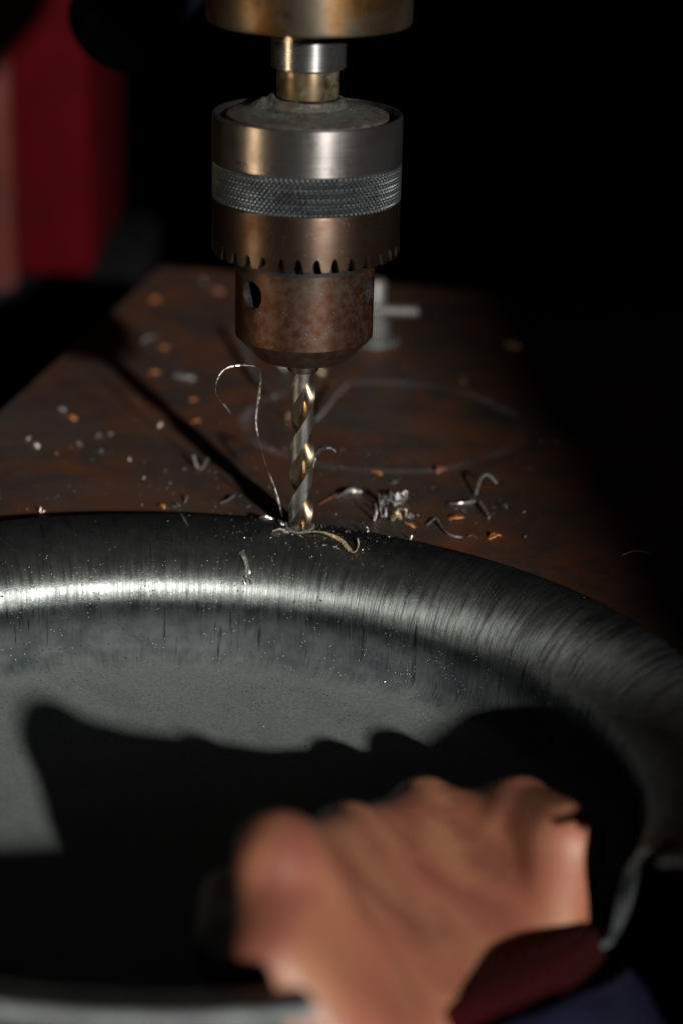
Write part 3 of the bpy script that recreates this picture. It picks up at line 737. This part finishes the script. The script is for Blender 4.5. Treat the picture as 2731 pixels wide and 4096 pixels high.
lab = ['tiny pale speck behind the clump', 'faint chip right of the scribed ring, left of two', 'faint chip right of the scribed ring, right of two', 'faint chip far right on the dark table', 'faint chip far right above the lone sliver', 'tiny chip near the rim right of the orange flakes', 'faint chip on the back of the scribed ring']
for i, (x, y) in enumerate([(29.2, 46.1), (79.9, 88.0), (85.3, 89.3), (110.5, 93.9), (108.8, 20.5), (68.5, .7), (55.9, 154.3)]):
    crumpled((x, y, T), [1.6, 2, 1.8, 1.8, 1.6, 1.2, 2.4][i], 'dull', lab[i], 150 + i, 'metal_chip', 1.3, 'chip')

# fine filings: too many and too small to count
def filings(name, spots, mat, label):
    vs, fs = [], []
    for x, y, z, s_ in spots:
        k = len(vs); a = RN.uniform(0, 6.28); e = Vector((math.cos(a), math.sin(a), RN.uniform(-.3, .5))) * s_; g = Vector((-math.sin(a), math.cos(a), RN.uniform(0, .6))) * s_ * RN.uniform(.25, .6)
        c = Vector((x, y, z + s_ * .4))
        vs += [tuple(c - e), tuple(c - g), tuple(c + e), tuple(c + g), tuple(c + Vector((0, 0, s_ * .5)))]
        fs += [(k, k + 1, k + 4), (k + 1, k + 2, k + 4), (k + 2, k + 3, k + 4), (k + 3, k, k + 4), (k + 3, k + 2, k + 1, k)]
    o = link(name, mesh(name, vs, fs), mat, smooth=0); o['kind'] = 'stuff'; o['label'] = label; o['category'] = 'filings'; return o
sp = []
for i in range(520):
    x, y = RN.gauss(-10, 55), abs(RN.gauss(0, 60)) + 4
    if -100 < x < 120 and y < 280:
        r = math.hypot(x - DC.x, y - DC.y)
        if r > DR + 2: sp.append((x, y, T, RN.uniform(.12, .42)))
filings('table_filings', sp, 'dull', 'fine grey filings sprinkled over the rusty table')
sp = []
for i in range(420):
    a = RN.gauss(0, 1); x, y = RN.gauss(6, 16), RN.gauss(-3, 6)
    r = math.hypot(x - DC.x, y - DC.y)
    if r < DR - 1: sp.append((x, y, on_dish(x, y), RN.uniform(.1, .34)))
for i in range(260):
    x, y = RN.uniform(-95, 90), RN.uniform(-110, 8)
    if math.hypot(x - DC.x, y - DC.y) < DR - 3: sp.append((x, y, on_dish(x, y), RN.uniform(.08, .22)))
filings('dish_filings', sp, 'chip', 'fine bright filings scattered on the dish around the bit')
# dust caked on top of the chuck
def dustpile():
    vs, fs = [], []; n, m = 160, 22
    for i in range(n):
        a = 2 * math.pi * i / n
        for k in range(m):
            r = 9.2 + 9.6 * k / (m - 1)
            base = 131.2 if r < 10.3 else (129.2 + (131.2 - 129.2) * max(0, 1 - (r - 10.3) / 1.0) if r < 11.3 else 128.9 - (r - 11.3) * .16)
            d = .55 * max(0, noise.noise(Vector((r * .22 * math.cos(a) + 4, r * .22 * math.sin(a), 3))) + .15) + .5 * noise.noise(Vector((r * .9 * math.cos(a), r * .9 * math.sin(a), 1)))
            x, y = r * math.cos(a), r * math.sin(a)
            lump = 2.5 * math.exp(-(((x + 12.6) / 2.7) ** 2 + ((y - .5) / 4.0) ** 2)) * (1 + .4 * noise.noise(Vector((x, y, 2))))
            fade = min(1, (18.8 - r) / 5.0)
            vs.append((x, y, base - .25 + max(-.4, d * fade) + lump + .25 * fade * noise.noise(Vector((x * 2.3, y * 2.3, 0)))))
    for i in range(n):
        j = (i + 1) % n
        for k in range(m - 1): fs.append((i * m + k, i * m + k + 1, j * m + k + 1, j * m + k))
    return mesh('chuck_dust', vs, fs)
du = link('chuck_dust', dustpile(), 'dust', smooth=60); du['kind'] = 'stuff'
du['label'] = 'grey metal dust caked on top of the chuck around the spindle'; du['category'] = 'dust'
